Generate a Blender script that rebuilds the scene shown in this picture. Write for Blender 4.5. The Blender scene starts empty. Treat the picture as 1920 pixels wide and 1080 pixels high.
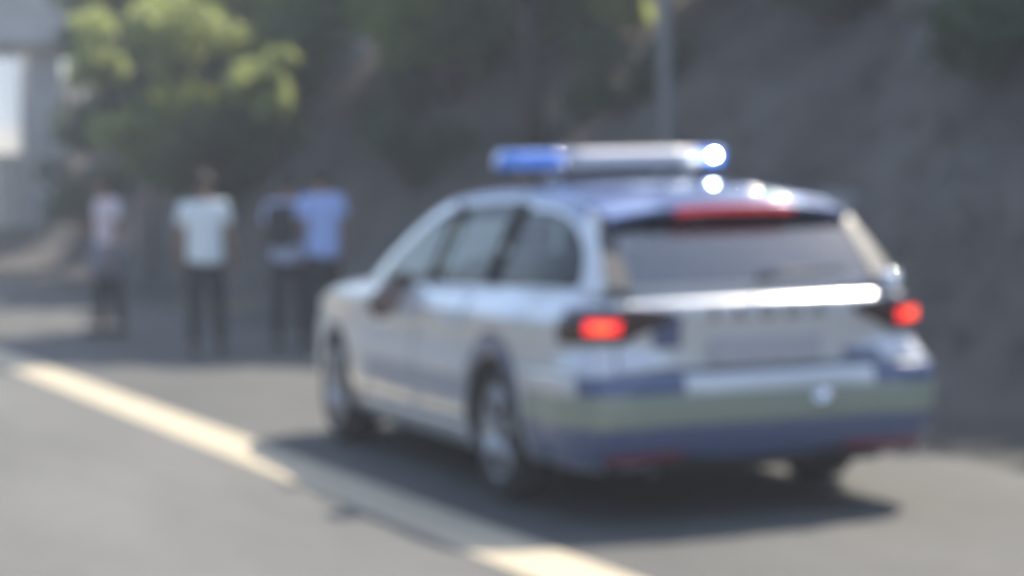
import bpy, math, random
import numpy as np
from mathutils import Vector, Matrix

random.seed(7); rng = np.random.default_rng(7)
sc = bpy.context.scene
COL = sc.collection

# ------------------------------------------------------------------ camera
YAW, PITCH, ROLL, FPX = .3462, -.048, -.0238, 4400.0
CAM = Vector((-4.5052, -10.3063, 1.5208))
cf = Vector((math.sin(YAW)*math.cos(PITCH), math.cos(YAW)*math.cos(PITCH), math.sin(PITCH)))
cr = Vector((math.cos(YAW), -math.sin(YAW), 0)); cu = cr.cross(cf)
cr2 = cr*math.cos(ROLL)+cu*math.sin(ROLL); cu2 = -cr*math.sin(ROLL)+cu*math.cos(ROLL)
cam = bpy.data.cameras.new('camera'); camo = bpy.data.objects.new('camera', cam); COL.objects.link(camo)
camo.matrix_world = Matrix(((cr2.x, cu2.x, -cf.x, CAM.x), (cr2.y, cu2.y, -cf.y, CAM.y), (cr2.z, cu2.z, -cf.z, CAM.z), (0, 0, 0, 1)))
cam.sensor_width = 36; cam.lens = FPX/1920*36
cam.clip_start = .05; cam.clip_end = 5000
cam.dof.use_dof = True; cam.dof.focus_distance = 1.0; cam.dof.aperture_fstop = 9.0; cam.dof.aperture_blades = 0
sc.camera = camo

# ------------------------------------------------------------------ light
SX_, SY_ = .70, .47                          # shadow shift per metre of height
SUN = Vector((SX_, SY_, 1.0)).normalized()
ELEV = math.asin(SUN.z); AZ = math.atan2(SUN.x, SUN.y)
w = bpy.data.worlds.new('World'); sc.world = w; w.use_nodes = True
nt = w.node_tree; nt.nodes.clear()
sky = nt.nodes.new('ShaderNodeTexSky'); sky.sky_type = 'NISHITA'; sky.sun_disc = False
sky.sun_elevation = ELEV; sky.sun_rotation = AZ; sky.dust_density = 1.2
bg = nt.nodes.new('ShaderNodeBackground'); bg.inputs[1].default_value = .15
wo = nt.nodes.new('ShaderNodeOutputWorld')
nt.links.new(sky.outputs[0], bg.inputs[0]); nt.links.new(bg.outputs[0], wo.inputs[0])
sl = bpy.data.lights.new('sun', 'SUN'); sl.energy = 4.3; sl.angle = math.radians(.53); sl.color = (1, .92, .79)
so = bpy.data.objects.new('sun', sl); COL.objects.link(so); so.location = (20, 15, 30)
so.rotation_euler = (-SUN).to_track_quat('-Z', 'Y').to_euler()
vs = sc.view_settings; vs.view_transform = 'Standard'; vs.look = 'None'; vs.gamma = 1; vs.exposure = 1.08
vs.use_curve_mapping = False
sc.cycles.use_denoising = True
sc.cycles.max_bounces = 6; sc.cycles.transparent_max_bounces = 10
sc.cycles.sample_clamp_indirect = 12

# ------------------------------------------------------------------ helpers
def lin(r, g, b):
    f = lambda c: (c/255/12.92) if c/255 <= .04045 else ((c/255+.055)/1.055)**2.4
    return (f(r), f(g), f(b))

MATS = {}
def mat(name, col, rough=.6, metal=0., coat=0., noise=None, bump=None, emit=None, spec=.5, trans=None, coat_rough=.03):
    """noise=(scale, amount[, second colour]); bump=(scale, strength)"""
    if name in MATS: return MATS[name]
    m = bpy.data.materials.new(name); m.use_nodes = True; MATS[name] = m
    N = m.node_tree.nodes; L = m.node_tree.links
    b = N['Principled BSDF']
    b.inputs['Base Color'].default_value = (*col, 1); b.inputs['Roughness'].default_value = rough
    b.inputs['Metallic'].default_value = metal; b.inputs['Coat Weight'].default_value = coat
    b.inputs['Coat Roughness'].default_value = coat_rough; b.inputs['Specular IOR Level'].default_value = spec
    tc = N.new('ShaderNodeTexCoord')
    if noise:
        t = N.new('ShaderNodeTexNoise'); t.inputs['Scale'].default_value = noise[0]; t.inputs['Detail'].default_value = 6
        t.inputs['Roughness'].default_value = .62
        L.new(tc.outputs['Object'], t.inputs['Vector'])
        r = N.new('ShaderNodeValToRGB'); r.color_ramp.elements[0].position = .32; r.color_ramp.elements[1].position = .68
        c2 = noise[2] if len(noise) > 2 else tuple(min(1, c*(1+noise[1])) for c in col)
        c1 = tuple(c*(1-noise[1]) for c in col)
        r.color_ramp.elements[0].color = (*c1, 1); r.color_ramp.elements[1].color = (*c2, 1)
        L.new(t.outputs['Fac'], r.inputs[0]); L.new(r.outputs[0], b.inputs['Base Color'])
    if bump:
        t2 = N.new('ShaderNodeTexNoise'); t2.inputs['Scale'].default_value = bump[0]; t2.inputs['Detail'].default_value = 4
        L.new(tc.outputs['Object'], t2.inputs['Vector'])
        bp = N.new('ShaderNodeBump'); bp.inputs['Strength'].default_value = bump[1]; bp.inputs['Distance'].default_value = .02
        L.new(t2.outputs['Fac'], bp.inputs['Height']); L.new(bp.outputs[0], b.inputs['Normal'])
    if emit:
        b.inputs['Emission Color'].default_value = (*emit[0], 1); b.inputs['Emission Strength'].default_value = emit[1]
    if trans:   # leaf: light passing through the blade
        tr = N.new('ShaderNodeBsdfTranslucent'); tr.inputs[0].default_value = (*trans[0], 1)
        mx = N.new('ShaderNodeMixShader'); mx.inputs[0].default_value = trans[1]
        L.new(b.outputs[0], mx.inputs[1]); L.new(tr.outputs[0], mx.inputs[2]); L.new(mx.outputs[0], N['Material Output'].inputs[0])
    return m

def glass(name, tint, ior=1.5):
    if name in MATS: return MATS[name]
    m = bpy.data.materials.new(name); m.use_nodes = True; MATS[name] = m
    N = m.node_tree.nodes; L = m.node_tree.links; N.clear()
    o = N.new('ShaderNodeOutputMaterial'); t = N.new('ShaderNodeBsdfTransparent'); g = N.new('ShaderNodeBsdfGlossy')
    t.inputs[0].default_value = (*tint, 1); g.inputs['Roughness'].default_value = .02
    f = N.new('ShaderNodeFresnel'); f.inputs[0].default_value = ior
    mx = N.new('ShaderNodeMixShader'); L.new(f.outputs[0], mx.inputs[0]); L.new(t.outputs[0], mx.inputs[1]); L.new(g.outputs[0], mx.inputs[2])
    L.new(mx.outputs[0], o.inputs[0]); return m

def obj(name, V, F, m, parent=None, smooth=True, solid=0, bevel=0, subd=0):
    me = bpy.data.meshes.new(name); me.from_pydata([tuple(v) for v in V], [], F); me.update()
    o = bpy.data.objects.new(name, me); COL.objects.link(o)
    if m: me.materials.append(m)
    if smooth: me.polygons.foreach_set('use_smooth', [True]*len(me.polygons))
    if parent: o.parent = parent
    if bevel:
        b = o.modifiers.new('bevel', 'BEVEL'); b.width = bevel; b.segments = 2; b.limit_method = 'ANGLE'; b.angle_limit = .6
    if subd:
        s = o.modifiers.new('subd', 'SUBSURF'); s.levels = s.render_levels = subd
    if solid:
        s = o.modifiers.new('solid', 'SOLIDIFY'); s.thickness = solid; s.offset = -1
    return o

def empty(name, loc=(0, 0, 0), rz=0, parent=None):
    o = bpy.data.objects.new(name, None); COL.objects.link(o); o.location = loc; o.rotation_euler = (0, 0, rz)
    o.empty_display_size = .2
    if parent: o.parent = parent
    return o

def tag(o, label=None, cat=None, group=None, kind=None):
    if label: o['label'] = label
    if cat: o['category'] = cat
    if group: o['group'] = group
    if kind: o['kind'] = kind
    return o

def grid(rows, flip=False, closed=False):
    """rows: list of equal-length lists of points"""
    n = len(rows[0]); V = [p for r in rows for p in r]; F = []
    for i in range(len(rows)-1):
        for j in range(n if closed else n-1):
            k = (j+1) % n
            q = (i*n+j, i*n+k, (i+1)*n+k, (i+1)*n+j)
            F.append(q[::-1] if flip else q)
    return V, F

def merge(parts):
    V, F = [], []
    for v, f in parts:
        o = len(V); V += list(v); F += [tuple(i+o for i in q) for q in f]
    return V, F

def box(c, s, rot=None):
    V = []
    for x in (-1, 1):
        for y in (-1, 1):
            for z in (-1, 1):
                v = Vector((x*s[0]/2, y*s[1]/2, z*s[2]/2))
                if rot: v = rot @ v
                V.append((v.x+c[0], v.y+c[1], v.z+c[2]))
    return V, [(0, 1, 3, 2), (4, 6, 7, 5), (0, 4, 5, 1), (2, 3, 7, 6), (0, 2, 6, 4), (1, 5, 7, 3)]

def lathe(prof, n=32, axis='x', c=(0, 0, 0), caps=False):
    """prof: list of (axial, radius)"""
    rows = []
    for a, r in prof:
        ring = []
        for i in range(n):
            t = 2*math.pi*i/n; p, q = r*math.cos(t), r*math.sin(t)
            v = {'x': (a, p, q), 'y': (p, a, q), 'z': (p, q, a)}[axis]
            ring.append((v[0]+c[0], v[1]+c[1], v[2]+c[2]))
        rows.append(ring)
    V, F = grid(rows, closed=True)
    if caps:
        F.append(tuple(range(n))); F.append(tuple(range(len(V)-n, len(V)))[::-1])
    return V, F

def tube(pts, rad, n=8):
    pts = [Vector(p) for p in pts]; rad = rad if isinstance(rad, (list, tuple)) else [rad]*len(pts)
    rows = []; ref = Vector((.3, .2, .93)).normalized()
    for i, p in enumerate(pts):
        d = (pts[min(i+1, len(pts)-1)]-pts[max(i-1, 0)]).normalized()
        a = d.cross(ref)
        if a.length < .1: a = d.cross(Vector((1, 0, 0)))
        a.normalize(); b = d.cross(a)
        rows.append([tuple(p+rad[i]*(math.cos(2*math.pi*k/n)*a+math.sin(2*math.pi*k/n)*b)) for k in range(n)])
    V, F = grid(rows, closed=True)
    F.append(tuple(range(n))[::-1]); F.append(tuple(range(len(V)-n, len(V))))
    return V, F

def interp(x, xs, ys):     # smooth (Catmull-Rom style, monotone clamp) interpolation
    if x <= xs[0]: return ys[0]
    if x >= xs[-1]: return ys[-1]
    i = max(k for k in range(len(xs)-1) if xs[k] <= x)
    h = xs[i+1]-xs[i]; t = (x-xs[i])/h
    d = lambda k: 0 if not (0 <= k < len(xs)-1) else (ys[k+1]-ys[k])/(xs[k+1]-xs[k])
    def m(k):
        if k == 0: return d(0)
        if k == len(xs)-1: return d(k-1)
        a, b = d(k-1), d(k)
        return 0 if a*b <= 0 else 2*a*b/(a+b)
    m0, m1 = m(i), m(i+1)
    return (2*t**3-3*t*t+1)*ys[i]+(t**3-2*t*t+t)*h*m0+(-2*t**3+3*t*t)*ys[i+1]+(t**3-t*t)*h*m1

SK = .031                                   # the road runs a little to the left of the car's axis
def rx(x, y): return x - SK*y               # road coordinate -> world x

# ------------------------------------------------------------------ materials of the setting
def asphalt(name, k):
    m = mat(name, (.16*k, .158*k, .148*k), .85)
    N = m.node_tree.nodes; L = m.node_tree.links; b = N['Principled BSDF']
    tc = N.new('ShaderNodeTexCoord')
    def noise(s, d=5, sx=1.):
        mp = N.new('ShaderNodeMapping'); mp.inputs['Scale'].default_value = (1, sx, 1); L.new(tc.outputs['Object'], mp.inputs[0])
        t = N.new('ShaderNodeTexNoise'); t.inputs['Scale'].default_value = s; t.inputs['Detail'].default_value = d
        L.new(mp.outputs[0], t.inputs['Vector']); return t
    def ramp(src, a, b_, c1, c2):
        r = N.new('ShaderNodeValToRGB'); r.color_ramp.elements[0].position = a; r.color_ramp.elements[1].position = b_
        r.color_ramp.elements[0].color = (*c1, 1); r.color_ramp.elements[1].color = (*c2, 1); L.new(src.outputs['Fac'], r.inputs[0]); return r
    r1 = ramp(noise(.9, 6, .25), .3, .72, (.112*k, .111*k, .102*k), (.174*k, .172*k, .157*k))
    r2 = ramp(noise(160, 2), .35, .7, (.72, .72, .72), (1.14, 1.14, 1.14))
    r3 = ramp(noise(5, 5), .3, .7, (.9, .9, .91), (1.06, 1.06, 1.05))
    mx = N.new('ShaderNodeMixRGB'); mx.blend_type = 'MULTIPLY'; mx.inputs[0].default_value = 1
    L.new(r1.outputs[0], mx.inputs[1]); L.new(r2.outputs[0], mx.inputs[2])
    m2 = N.new('ShaderNodeMixRGB'); m2.blend_type = 'MULTIPLY'; m2.inputs[0].default_value = 1
    L.new(mx.outputs[0], m2.inputs[1]); L.new(r3.outputs[0], m2.inputs[2])
    L.new(m2.outputs[0], b.inputs['Base Color'])
    bp = N.new('ShaderNodeBump'); bp.inputs['Strength'].default_value = .5; bp.inputs['Distance'].default_value = .006
    L.new(noise(160, 2).outputs['Fac'], bp.inputs['Height']); L.new(bp.outputs[0], b.inputs['Normal'])
    return m
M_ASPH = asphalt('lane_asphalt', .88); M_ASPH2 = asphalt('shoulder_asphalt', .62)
M_LINE = mat('road_paint', (.47, .40, .275), .7, noise=(9, .07), bump=(120, .2))
M_SOIL = mat('bank_soil', (.078, .067, .057), .95, noise=(.55, .4, (.135, .118, .102)), bump=(6, .8))
M_GRAVEL = mat('verge_gravel', (.055, .052, .044), .95, noise=(14, .4), bump=(40, .8))
M_BARK = mat('bark', (.055, .045, .036), .95, noise=(9, .4), bump=(18, .8))
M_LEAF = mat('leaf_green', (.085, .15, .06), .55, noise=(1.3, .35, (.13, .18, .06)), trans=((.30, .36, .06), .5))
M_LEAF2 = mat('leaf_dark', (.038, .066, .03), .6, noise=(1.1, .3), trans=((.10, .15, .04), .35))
M_LITTER = mat('leaf_litter', (.085, .07, .056), .9, noise=(1.2, .4, (.15, .128, .105)))
M_STONE = mat('limestone', (.24, .23, .215), .9, noise=(4, .3), bump=(8, .8))
M_CONC = mat('concrete', (.48, .48, .47), .85, noise=(1.2, .16), bump=(14, .25))

# ------------------------------------------------------------------ ground, road, bank
def bankz(x, y):
    d = x+SK*y-3.1
    if d <= 0: return 0.
    k = 7.5*(1-math.exp(-d/6.5))*min(1, d/1.2)**.5
    k += .15*math.sin(x*1.7+y*.6)*min(1, d)+.12*math.sin(y*1.1-x*.8)*min(1, d)+.05*math.sin(3.1*y+2.3*x)*min(1, d)
    cut = min(1, max(0, (y-34)/6)) if y < 52 else min(1, max(0, (62-y)/10))
    if d < 7: k *= 1-.85*cut*(1-d/7)       # opened up where the bridge crosses
    return max(0, k)
xs = [-1200, -600, -150, -60, -30, -16, -11, -6, -1, 2.2] + list(np.arange(2.9, 20, .45)) + [22, 26, 32, 45, 70, 150, 600, 1200]
ys = [-1200, -600, -150, -60, -30] + list(np.arange(-14, 70, .8)) + [80, 100, 150, 300, 700, 1200]
rows = [[(rx(x, y) if abs(y) < 400 else x, y, bankz(rx(x, y), y)-.02) for x in xs] for y in ys]
V, F = grid(rows)
tag(obj('ground', V, F, M_SOIL), kind='structure')
rows = []
for y in list(np.arange(-60, 160, 4.)):
    rows.append([(rx(x, y), y, 0.0) for x in (-9.6, -6, -2, -1.4)])
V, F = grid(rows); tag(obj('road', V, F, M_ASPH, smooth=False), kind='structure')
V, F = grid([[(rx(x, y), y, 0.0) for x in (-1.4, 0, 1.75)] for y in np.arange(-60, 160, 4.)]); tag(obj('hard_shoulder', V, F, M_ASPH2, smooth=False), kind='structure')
rows = [[(rx(x, y), y, -.008 + (0.01*math.sin(y*2) if x > 2 else 0)) for x in (1.74, 2.2, 2.7, 3.2)] for y in np.arange(-60, 160, 1.)]
V, F = grid(rows); tag(obj('gravel_verge', V, F, M_GRAVEL), kind='structure')
def strip(x0, x1, y0, y1, name):
    rows = [[(rx(x0, y), y, .005), (rx(x1, y), y, .005)] for y in np.linspace(y0, y1, 40)]
    V, F = grid(rows); return tag(obj(name, V, F, M_LINE, smooth=False), kind='structure')
strip(-1.545, -1.20, -40, 120, 'edge_line')
for k in range(-2, 8): strip(-5.3, -5.15, -6+18*k, 18*k, 'lane_dash')
strip(-9.1, -8.95, -40, 120, 'median_line')
# ------------------------------------------------------------------ haze, added in place of the milky veil of a windscreen
hz = bpy.data.materials.new('haze'); hz.use_nodes = True; hz.node_tree.nodes.clear()
hv = hz.node_tree.nodes.new('ShaderNodeVolumePrincipled'); hv.inputs['Color'].default_value = (.88, .93, 1, 1); hv.inputs['Density'].default_value = .0032
hv.inputs['Density Attribute'].default_value = ''
if hasattr(hz, 'cycles') and hasattr(hz.cycles, 'homogeneous_volume'): hz.cycles.homogeneous_volume = True
ho = hz.node_tree.nodes.new('ShaderNodeOutputMaterial'); hz.node_tree.links.new(hv.outputs[0], ho.inputs['Volume'])
V, F = box((0, 0, 12), (2600, 2600, 27)); tag(obj('haze', V, F, hz, smooth=False), 'thin pale haze added for the milky veil of a windscreen', 'haze', kind='stuff')

# ------------------------------------------------------------------ leaf helpers
def leaf_cloud(n, centres, radii, size, seed, flat=.5, lay=False):
    r = np.random.default_rng(seed)
    centres = np.array(centres); radii = np.array(radii)
    k = r.integers(0, len(centres), n)
    d = r.normal(size=(n, 3)); d /= np.linalg.norm(d, axis=1)[:, None]
    p = centres[k]+d*(radii[k]*(r.random(n)**.45))[:, None]*np.array([1, 1, .75])
    a = r.normal(size=(n, 3)); a /= np.linalg.norm(a, axis=1)[:, None]
    if lay: a[:, 2] = a[:, 2]*.25+.35*a[:, 0]; a /= np.linalg.norm(a, axis=1)[:, None]
    b = np.cross(a, np.tile([-.5, 0, .85], (n, 1))+.25*r.normal(size=(n, 3))) if lay else np.cross(a, r.normal(size=(n, 3))*np.array([1, 1, flat])); b /= np.linalg.norm(b, axis=1)[:, None]
    s = size*(.6+.8*r.random(n))[:, None]
    v = np.stack([p-a*s, p-b*s*.5, p+a*s, p+b*s*.5], 1).reshape(-1, 3)
    f = np.arange(4*n).reshape(-1, 4)
    return v.tolist(), f.tolist()

def np_obj(name, V, F, m, parent=None):
    return obj(name, V, F, m, parent, smooth=False)

# sunlit sprays hang at these points; the crowns stay thin on the way from each of them to the sun
SPRAYS = [(1.72, 24.0, 3.15, .6), (2.5, 23.6, 3.75, .78), (2.35, 23.8, 3.35, .55), (3.05, 20.0, 2.95, .48), (3.12, 20.1, 2.55, .42), (4.9, 20.0, 3.4, .22), (5.95, 15.0, 3.6, .5)]
def off_ray(c, r):
    for q in SPRAYS:
        d = Vector(c)-Vector(q[:3]); t = d.dot(SUN)
        if t > .25 and (d-SUN*t).length < r*.95+q[3]*.8: return False
    return True
def in_shade(c, r):
    """a clump is kept only where its shadow falls on the part of the place that lies in shade"""
    z = max(0, c[2]); sx, sy = c[0]-SX_*z, c[1]-SY_*z
    b = float(np.interp(sy, [-6, 0, 7.6, 9.6, 13.2, 13.6, 18.5, 19.2, 60], [1.9, 1.55, .6, -1.75, -2.3, -.2, -.1, -1.5, -2.5]))
    if sx-r*1.05 < b or sy < -2.5: return False
    return off_ray(c, r)

def tree(name, x, y, h, spread, lean, seed, leafn, m, crown_lo, label, clumps=34, tr=.16, size=.14, group='trees on the bank', extra=()):
    r = random.Random(seed); z0 = bankz(x, y)-.15
    while h > 3.5 and not in_shade((x+lean[0]*h, y+lean[1]*h, z0+h), .15): h -= .25
    t = empty(name, (x, y, z0)); tag(t, label, 'tree', group)
    top = Vector((lean[0]*h, lean[1]*h, h))
    pts = [Vector((0, 0, 0)).lerp(top, k/7)+Vector((r.uniform(-.1, .1), r.uniform(-.1, .1), 0))*(k > 0)*(h/8) for k in range(8)]
    parts = [tube(pts, [tr*(1.25 if k == 0 else 1-.11*k) for k in range(8)], 9)]
    cs, rs = [], []
    for c in range(clumps):
        a = r.uniform(0, 2*math.pi); q = r.uniform(0, 1)**.6
        zz = crown_lo+(h*1.12-crown_lo)*r.random()
        prof = math.sin(math.pi*min(1, max(.12, (zz-crown_lo)/(h*1.2-crown_lo)*.85+.15)))
        b = top*(min(zz, h)/h)
        p = (b.x+spread*q*prof*math.cos(a), b.y+spread*q*prof*math.sin(a), zz); rr = r.uniform(.55, 1.15)*spread*.3
        if in_shade((p[0]+x, p[1]+y, p[2]+z0), rr): cs.append(p); rs.append(rr)
    for e in extra:
        cs.append((e[0]-x, e[1]-y, e[2]-z0)); rs.append(e[3])
    if not cs: cs, rs = [tuple(top)], [.8]
    for c in cs[::3]+cs[len(cs)-len(extra):]:
        cc = Vector(c); s = top*min(.9, max(.3, (cc.z-.8)/h)); mid = s.lerp(cc, .5)+Vector((0, 0, .25))
        parts.append(tube([s, mid, cc], [tr*.3, tr*.16, .012], 5))
    V, F = merge(parts); obj('trunk', V, F, M_BARK, t)
    V, F = leaf_cloud(int(leafn*max(.15, len(cs)/clumps)), cs, rs, size, seed); np_obj('crown', V, F, m, t)
    return t

# ------------------------------------------------------------------ trees on the bank (they shade the slope and the far shoulder)
def low(x0, x1, y0, y1, z0, z1, n, seed):
    r = random.Random(seed); out = []
    while len(out) < n:
        c = (r.uniform(x0, x1), r.uniform(y0, y1), r.uniform(z0, z1)); rr = r.uniform(.45, .8)
        if in_shade(c, rr*.6): out.append((*c, rr))
    return out
tree('leaning_tree', 6.6, 17.0, 9, 3.2, (-.14, .02), 3, 12000, M_LEAF, 3.9, 'dark leaning trunk behind the roof of the parked car', tr=.17, extra=low(4.3, 7.4, 16.4, 19.2, 3.1, 4.7, 18, 5))
SPM = mat('leaf_sunlit_tint', (.22, .27, .09), .5, noise=(2.2, .2, (.27, .31, .10)), trans=((.55, .62, .22), .5))  # sunlight on the foliage put into a lighter, yellower leaf colour
def sapling(x, y, h, seed, label, sprays):
    z0 = bankz(x, y)-.1; t = empty('sapling', (x, y, z0)); tag(t, label, 'tree', 'saplings added with sunlight put into the leaf colour')
    cs = [(q[0]-x, q[1]-y, q[2]-z0) for q in sprays]; rr = random.Random(seed)
    lc = [(c[0]+rr.gauss(0, q[3]*.42), c[1]+rr.gauss(0, q[3]*.42), c[2]+rr.gauss(0, q[3]*.42)) for c, q in zip(cs, sprays) for _ in range(6)]; lr = [q[3]*rr.uniform(.4, .7) for q in sprays for _ in range(6)]
    parts = [tube([(0, 0, 0), (.1, .05, h*.5), (0, .1, h)], [.05, .04, .015], 7)]
    for c in cs:
        parts.append(tube([(.05, .05, max(.4, min(h, c[2])-.7)), (c[0]*.55, c[1]*.55, c[2]-.1), c], [.022, .014, .005], 5))
    V, F = merge(parts); obj('trunk', V, F, M_BARK, t)
    V, F = leaf_cloud(1500*len(cs), lc, lr, .08, seed); np_obj('crown', V, F, SPM, t)
sapling(2.3, 24.4, 3.6, 71, 'young tree added for sunlit foliage, leaves lightened to yellow green, near the bridge', SPRAYS[:3])
sapling(3.4, 20.6, 2.9, 72, 'young tree added for a spray of sunlit colour above the white shirted walker', SPRAYS[3:5])
sapling(5.1, 20.6, 3.4, 73, 'thin young tree added for one dim sunlit spray', SPRAYS[5:6])
sapling(6.2, 15.5, 1.3, 74, 'young tree added for a sunlit spray that touches the top edge of the picture', SPRAYS[6:])
tree('roadside_tree', 5.2, 27.0, 8.5, 3.0, (-.06, -.03), 5, 9000, M_LEAF, 3.2, 'broad dark green tree hanging low above the walkers', extra=low(2.2, 5.6, 25, 28, 2.7, 6.0, 22, 1)+low(2.5, 4.5, 22.6, 25.2, 1.3, 2.9, 12, 6), size=.15)
tree('roadside_tree', 7.2, 23.6, 8.0, 3.2, (-.05, -.03), 8, 16000, M_LEAF, 3.0, 'dark green tree with low boughs left of the leaning trunk', extra=low(3.9, 9.0, 20.8, 24.0, 3.2, 5.6, 34, 2), size=.15)
tree('roadside_tree', 4.0, 34.0, 8.0, 2.6, (-.05, -.03), 9, 6000, M_LEAF2, 2.6, 'dark tree beside the bridge pier', extra=low(2.4, 4.5, 32, 35, 1.6, 4.2, 9, 3), size=.15)
_r = random.Random(5)
OVER = [(_r.uniform(-1.5, .9), _r.uniform(10.2, 12.6), _r.uniform(5.4, 7.2)) for _ in range(26)]        # boughs over the shoulder ahead of the car
OVER2 = [(_r.uniform(.6, 2.2), _r.uniform(12.5, 19), _r.uniform(5.4, 7.5)) for _ in range(30)]
for i, (x, y, h, sp, sd) in enumerate([(8.4, 4.2, 9, 3.6, 11), (8.4, 8.8, 9.5, 3.8, 12), (8.8, 13.2, 10, 3.8, 13), (9.6, 19, 10, 4.0, 14), (10.8, 25, 10, 4.0, 15),
                                       (12.2, 6.0, 9, 4.2, 16), (12.8, 11.5, 9, 4.2, 17), (13, 17.5, 9, 4.2, 18), (10.5, 31.5, 9.5, 4, 19), (14.5, 23, 9, 4.2, 20), (11.5, 1.5, 9, 4, 22), (4.6, 14.2, 8, 3.0, 23), (5.2, 18.6, 8.5, 3.0, 24)]):
    lab = ['tree on the bank right of the parked car', 'shaded tree on the bank above the right tail light', 'tree on the bank just right of the grey pole',
           'dark tree on the bank above the light bar', 'dark tree on the bank above the blue shirted walker', 'rear tree high on the bank at the right edge',
           'rear tree high on the bank above the spoiler', 'rear tree high on the bank behind the grey pole', 'tree at the top of the bank beside the bridge', 'rear tree high on the bank above the walkers',
           'rear tree beyond the right edge of the picture', 'slender tree between the leaning trunk and the walkers', 'tree on the verge above the young yellow green tree'][i]
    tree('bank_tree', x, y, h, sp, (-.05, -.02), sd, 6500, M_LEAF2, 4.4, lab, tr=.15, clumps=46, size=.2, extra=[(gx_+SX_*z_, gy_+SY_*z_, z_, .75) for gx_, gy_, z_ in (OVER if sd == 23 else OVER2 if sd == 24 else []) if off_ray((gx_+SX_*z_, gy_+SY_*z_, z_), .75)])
# unseen wood added across the carriageway to darken reflections in the car's flank
cs, rs = [], []
for k in range(760):
    y = random.uniform(-30, 120); cs.append((rx(-random.uniform(24, 36), y), y, random.uniform(.5, 13))); rs.append(random.uniform(1.4, 2.6))
V, F = leaf_cloud(36000, cs, rs, .42, 91); tag(np_obj('unseen_wood', V, F, M_LEAF2), 'unseen wood across the carriageway, added for reflections in the car', 'wood', kind='stuff')

# ------------------------------------------------------------------ bank cover
n = 26000
px = rng.uniform(3.3, 17, n); py = rng.uniform(-4, 42, n); keep = (px+SK*py) > 3.2
px, py = px[keep], py[keep]
pz = np.array([bankz(a, b) for a, b in zip(px, py)])
cs = np.stack([px, py, pz+.03], 1)
V, F = leaf_cloud(42000, cs, np.full(len(cs), .10), .05, 44, lay=True)
o = np_obj('leaf_litter', V, F, M_LITTER); tag(o, 'brown leaf litter and dead twigs covering the bank', 'leaf litter', kind='stuff')
shr = [(4.3, 2.2, .55), (5.2, 5.4, .7), (6.3, 9.8, .8), (5.0, 12.4, .65), (3.9, 16.5, .7), (7.0, 6.6, .8), (4.6, 19.2, .8), (3.2, 25, .8), (2.9, 33, .9), (6.6, 13.0, .8)]
labs = ['low shrub on the bank at the right edge of the picture', 'shrub on the bank behind the right end of the rear bumper', 'shrub up the bank above the right tail light',
        'shrub on the bank just left of the grey pole', 'shrub on the verge behind the blue shirted walker', 'shrub high on the bank in the right upper corner', 'shrub on the verge behind the white shirted walker',
        'shrub on the verge beyond the pink topped walker', 'hedge like shrub below the pale sheet', 'shrub on the bank behind the light bar']
for i, (x, y, r_) in enumerate(shr):
    t = empty('shrub', (x, y, bankz(x, y)-.05)); tag(t, labs[i], 'shrub', 'shrubs on the bank')
    r = random.Random(100+i); cs = [(r.uniform(-r_, r_)*.8, r.uniform(-r_, r_)*.8, r.uniform(.2, 1.3)*r_) for _ in range(7)]
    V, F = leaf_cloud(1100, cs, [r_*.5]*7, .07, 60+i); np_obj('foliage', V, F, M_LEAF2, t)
    V, F = merge([tube([(0, 0, 0), (c[0]*.5, c[1]*.5, c[2]*.6), c], [.02, .014, .006], 5) for c in cs]); obj('stem', V, F, M_BARK, t)
def boulder(x, y, s, seed, label):
    r = random.Random(seed); rows = []
    for i in range(9):
        ph = math.pi*i/8; ring = []
        for j in range(14):
            th = 2*math.pi*j/14; k = s*(1+.22*math.sin(3*th+seed)*math.sin(2*ph)+r.uniform(-.1, .1)*(0 < i < 8))
            ring.append((1.3*k*math.sin(ph)*math.cos(th), k*math.sin(ph)*math.sin(th), .8*k*math.cos(ph)))
        rows.append(ring)
    V, F = grid(rows, closed=True); o = obj('boulder', V, F, M_STONE, smooth=False)
    o.location = (x, y, bankz(x, y)+.1*s); o.rotation_euler = (0, 0, seed); tag(o, label, 'rock', 'pale rocks on the bank')
for i, (x, y, s, l) in enumerate([(6.2, 8.0, .42, 'pale rock on the bank right of the grey pole'), (8.0, 7.4, .5, 'largest pale rock high up near the right edge'), (6.6, 4.4, .3, 'small pale rock on the bank above the right rear corner'),
                                  (7.6, 10.2, .4, 'pale rock near the top edge right of the middle'), (4.2, 6.2, .22, 'small rock at the foot of the bank beside the rear window'), (8.6, 6.0, .45, 'pale rock in the right upper corner')]):
    boulder(x, y, s, i+1, l)

# ------------------------------------------------------------------ pole, pale backlit sheet, bridge
p = empty('grey_pole', (4.05, 9.2, bankz(4.05, 9.2)-.1)); tag(p, 'slim grey metal pole standing upright behind the car', 'pole')
V, F = lathe([(0, .065), (2, .06), (4.3, .055), (4.32, .0)], 16, 'z'); obj('shaft', V, F, mat('galvanised', (.22, .23, .24), .5, .4, noise=(20, .12)), p)
V, F = lathe([(0, .0), (0, .11), (.25, .11), (.27, .06)], 16, 'z'); obj('base_collar', V, F, M_CONC, p)

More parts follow.
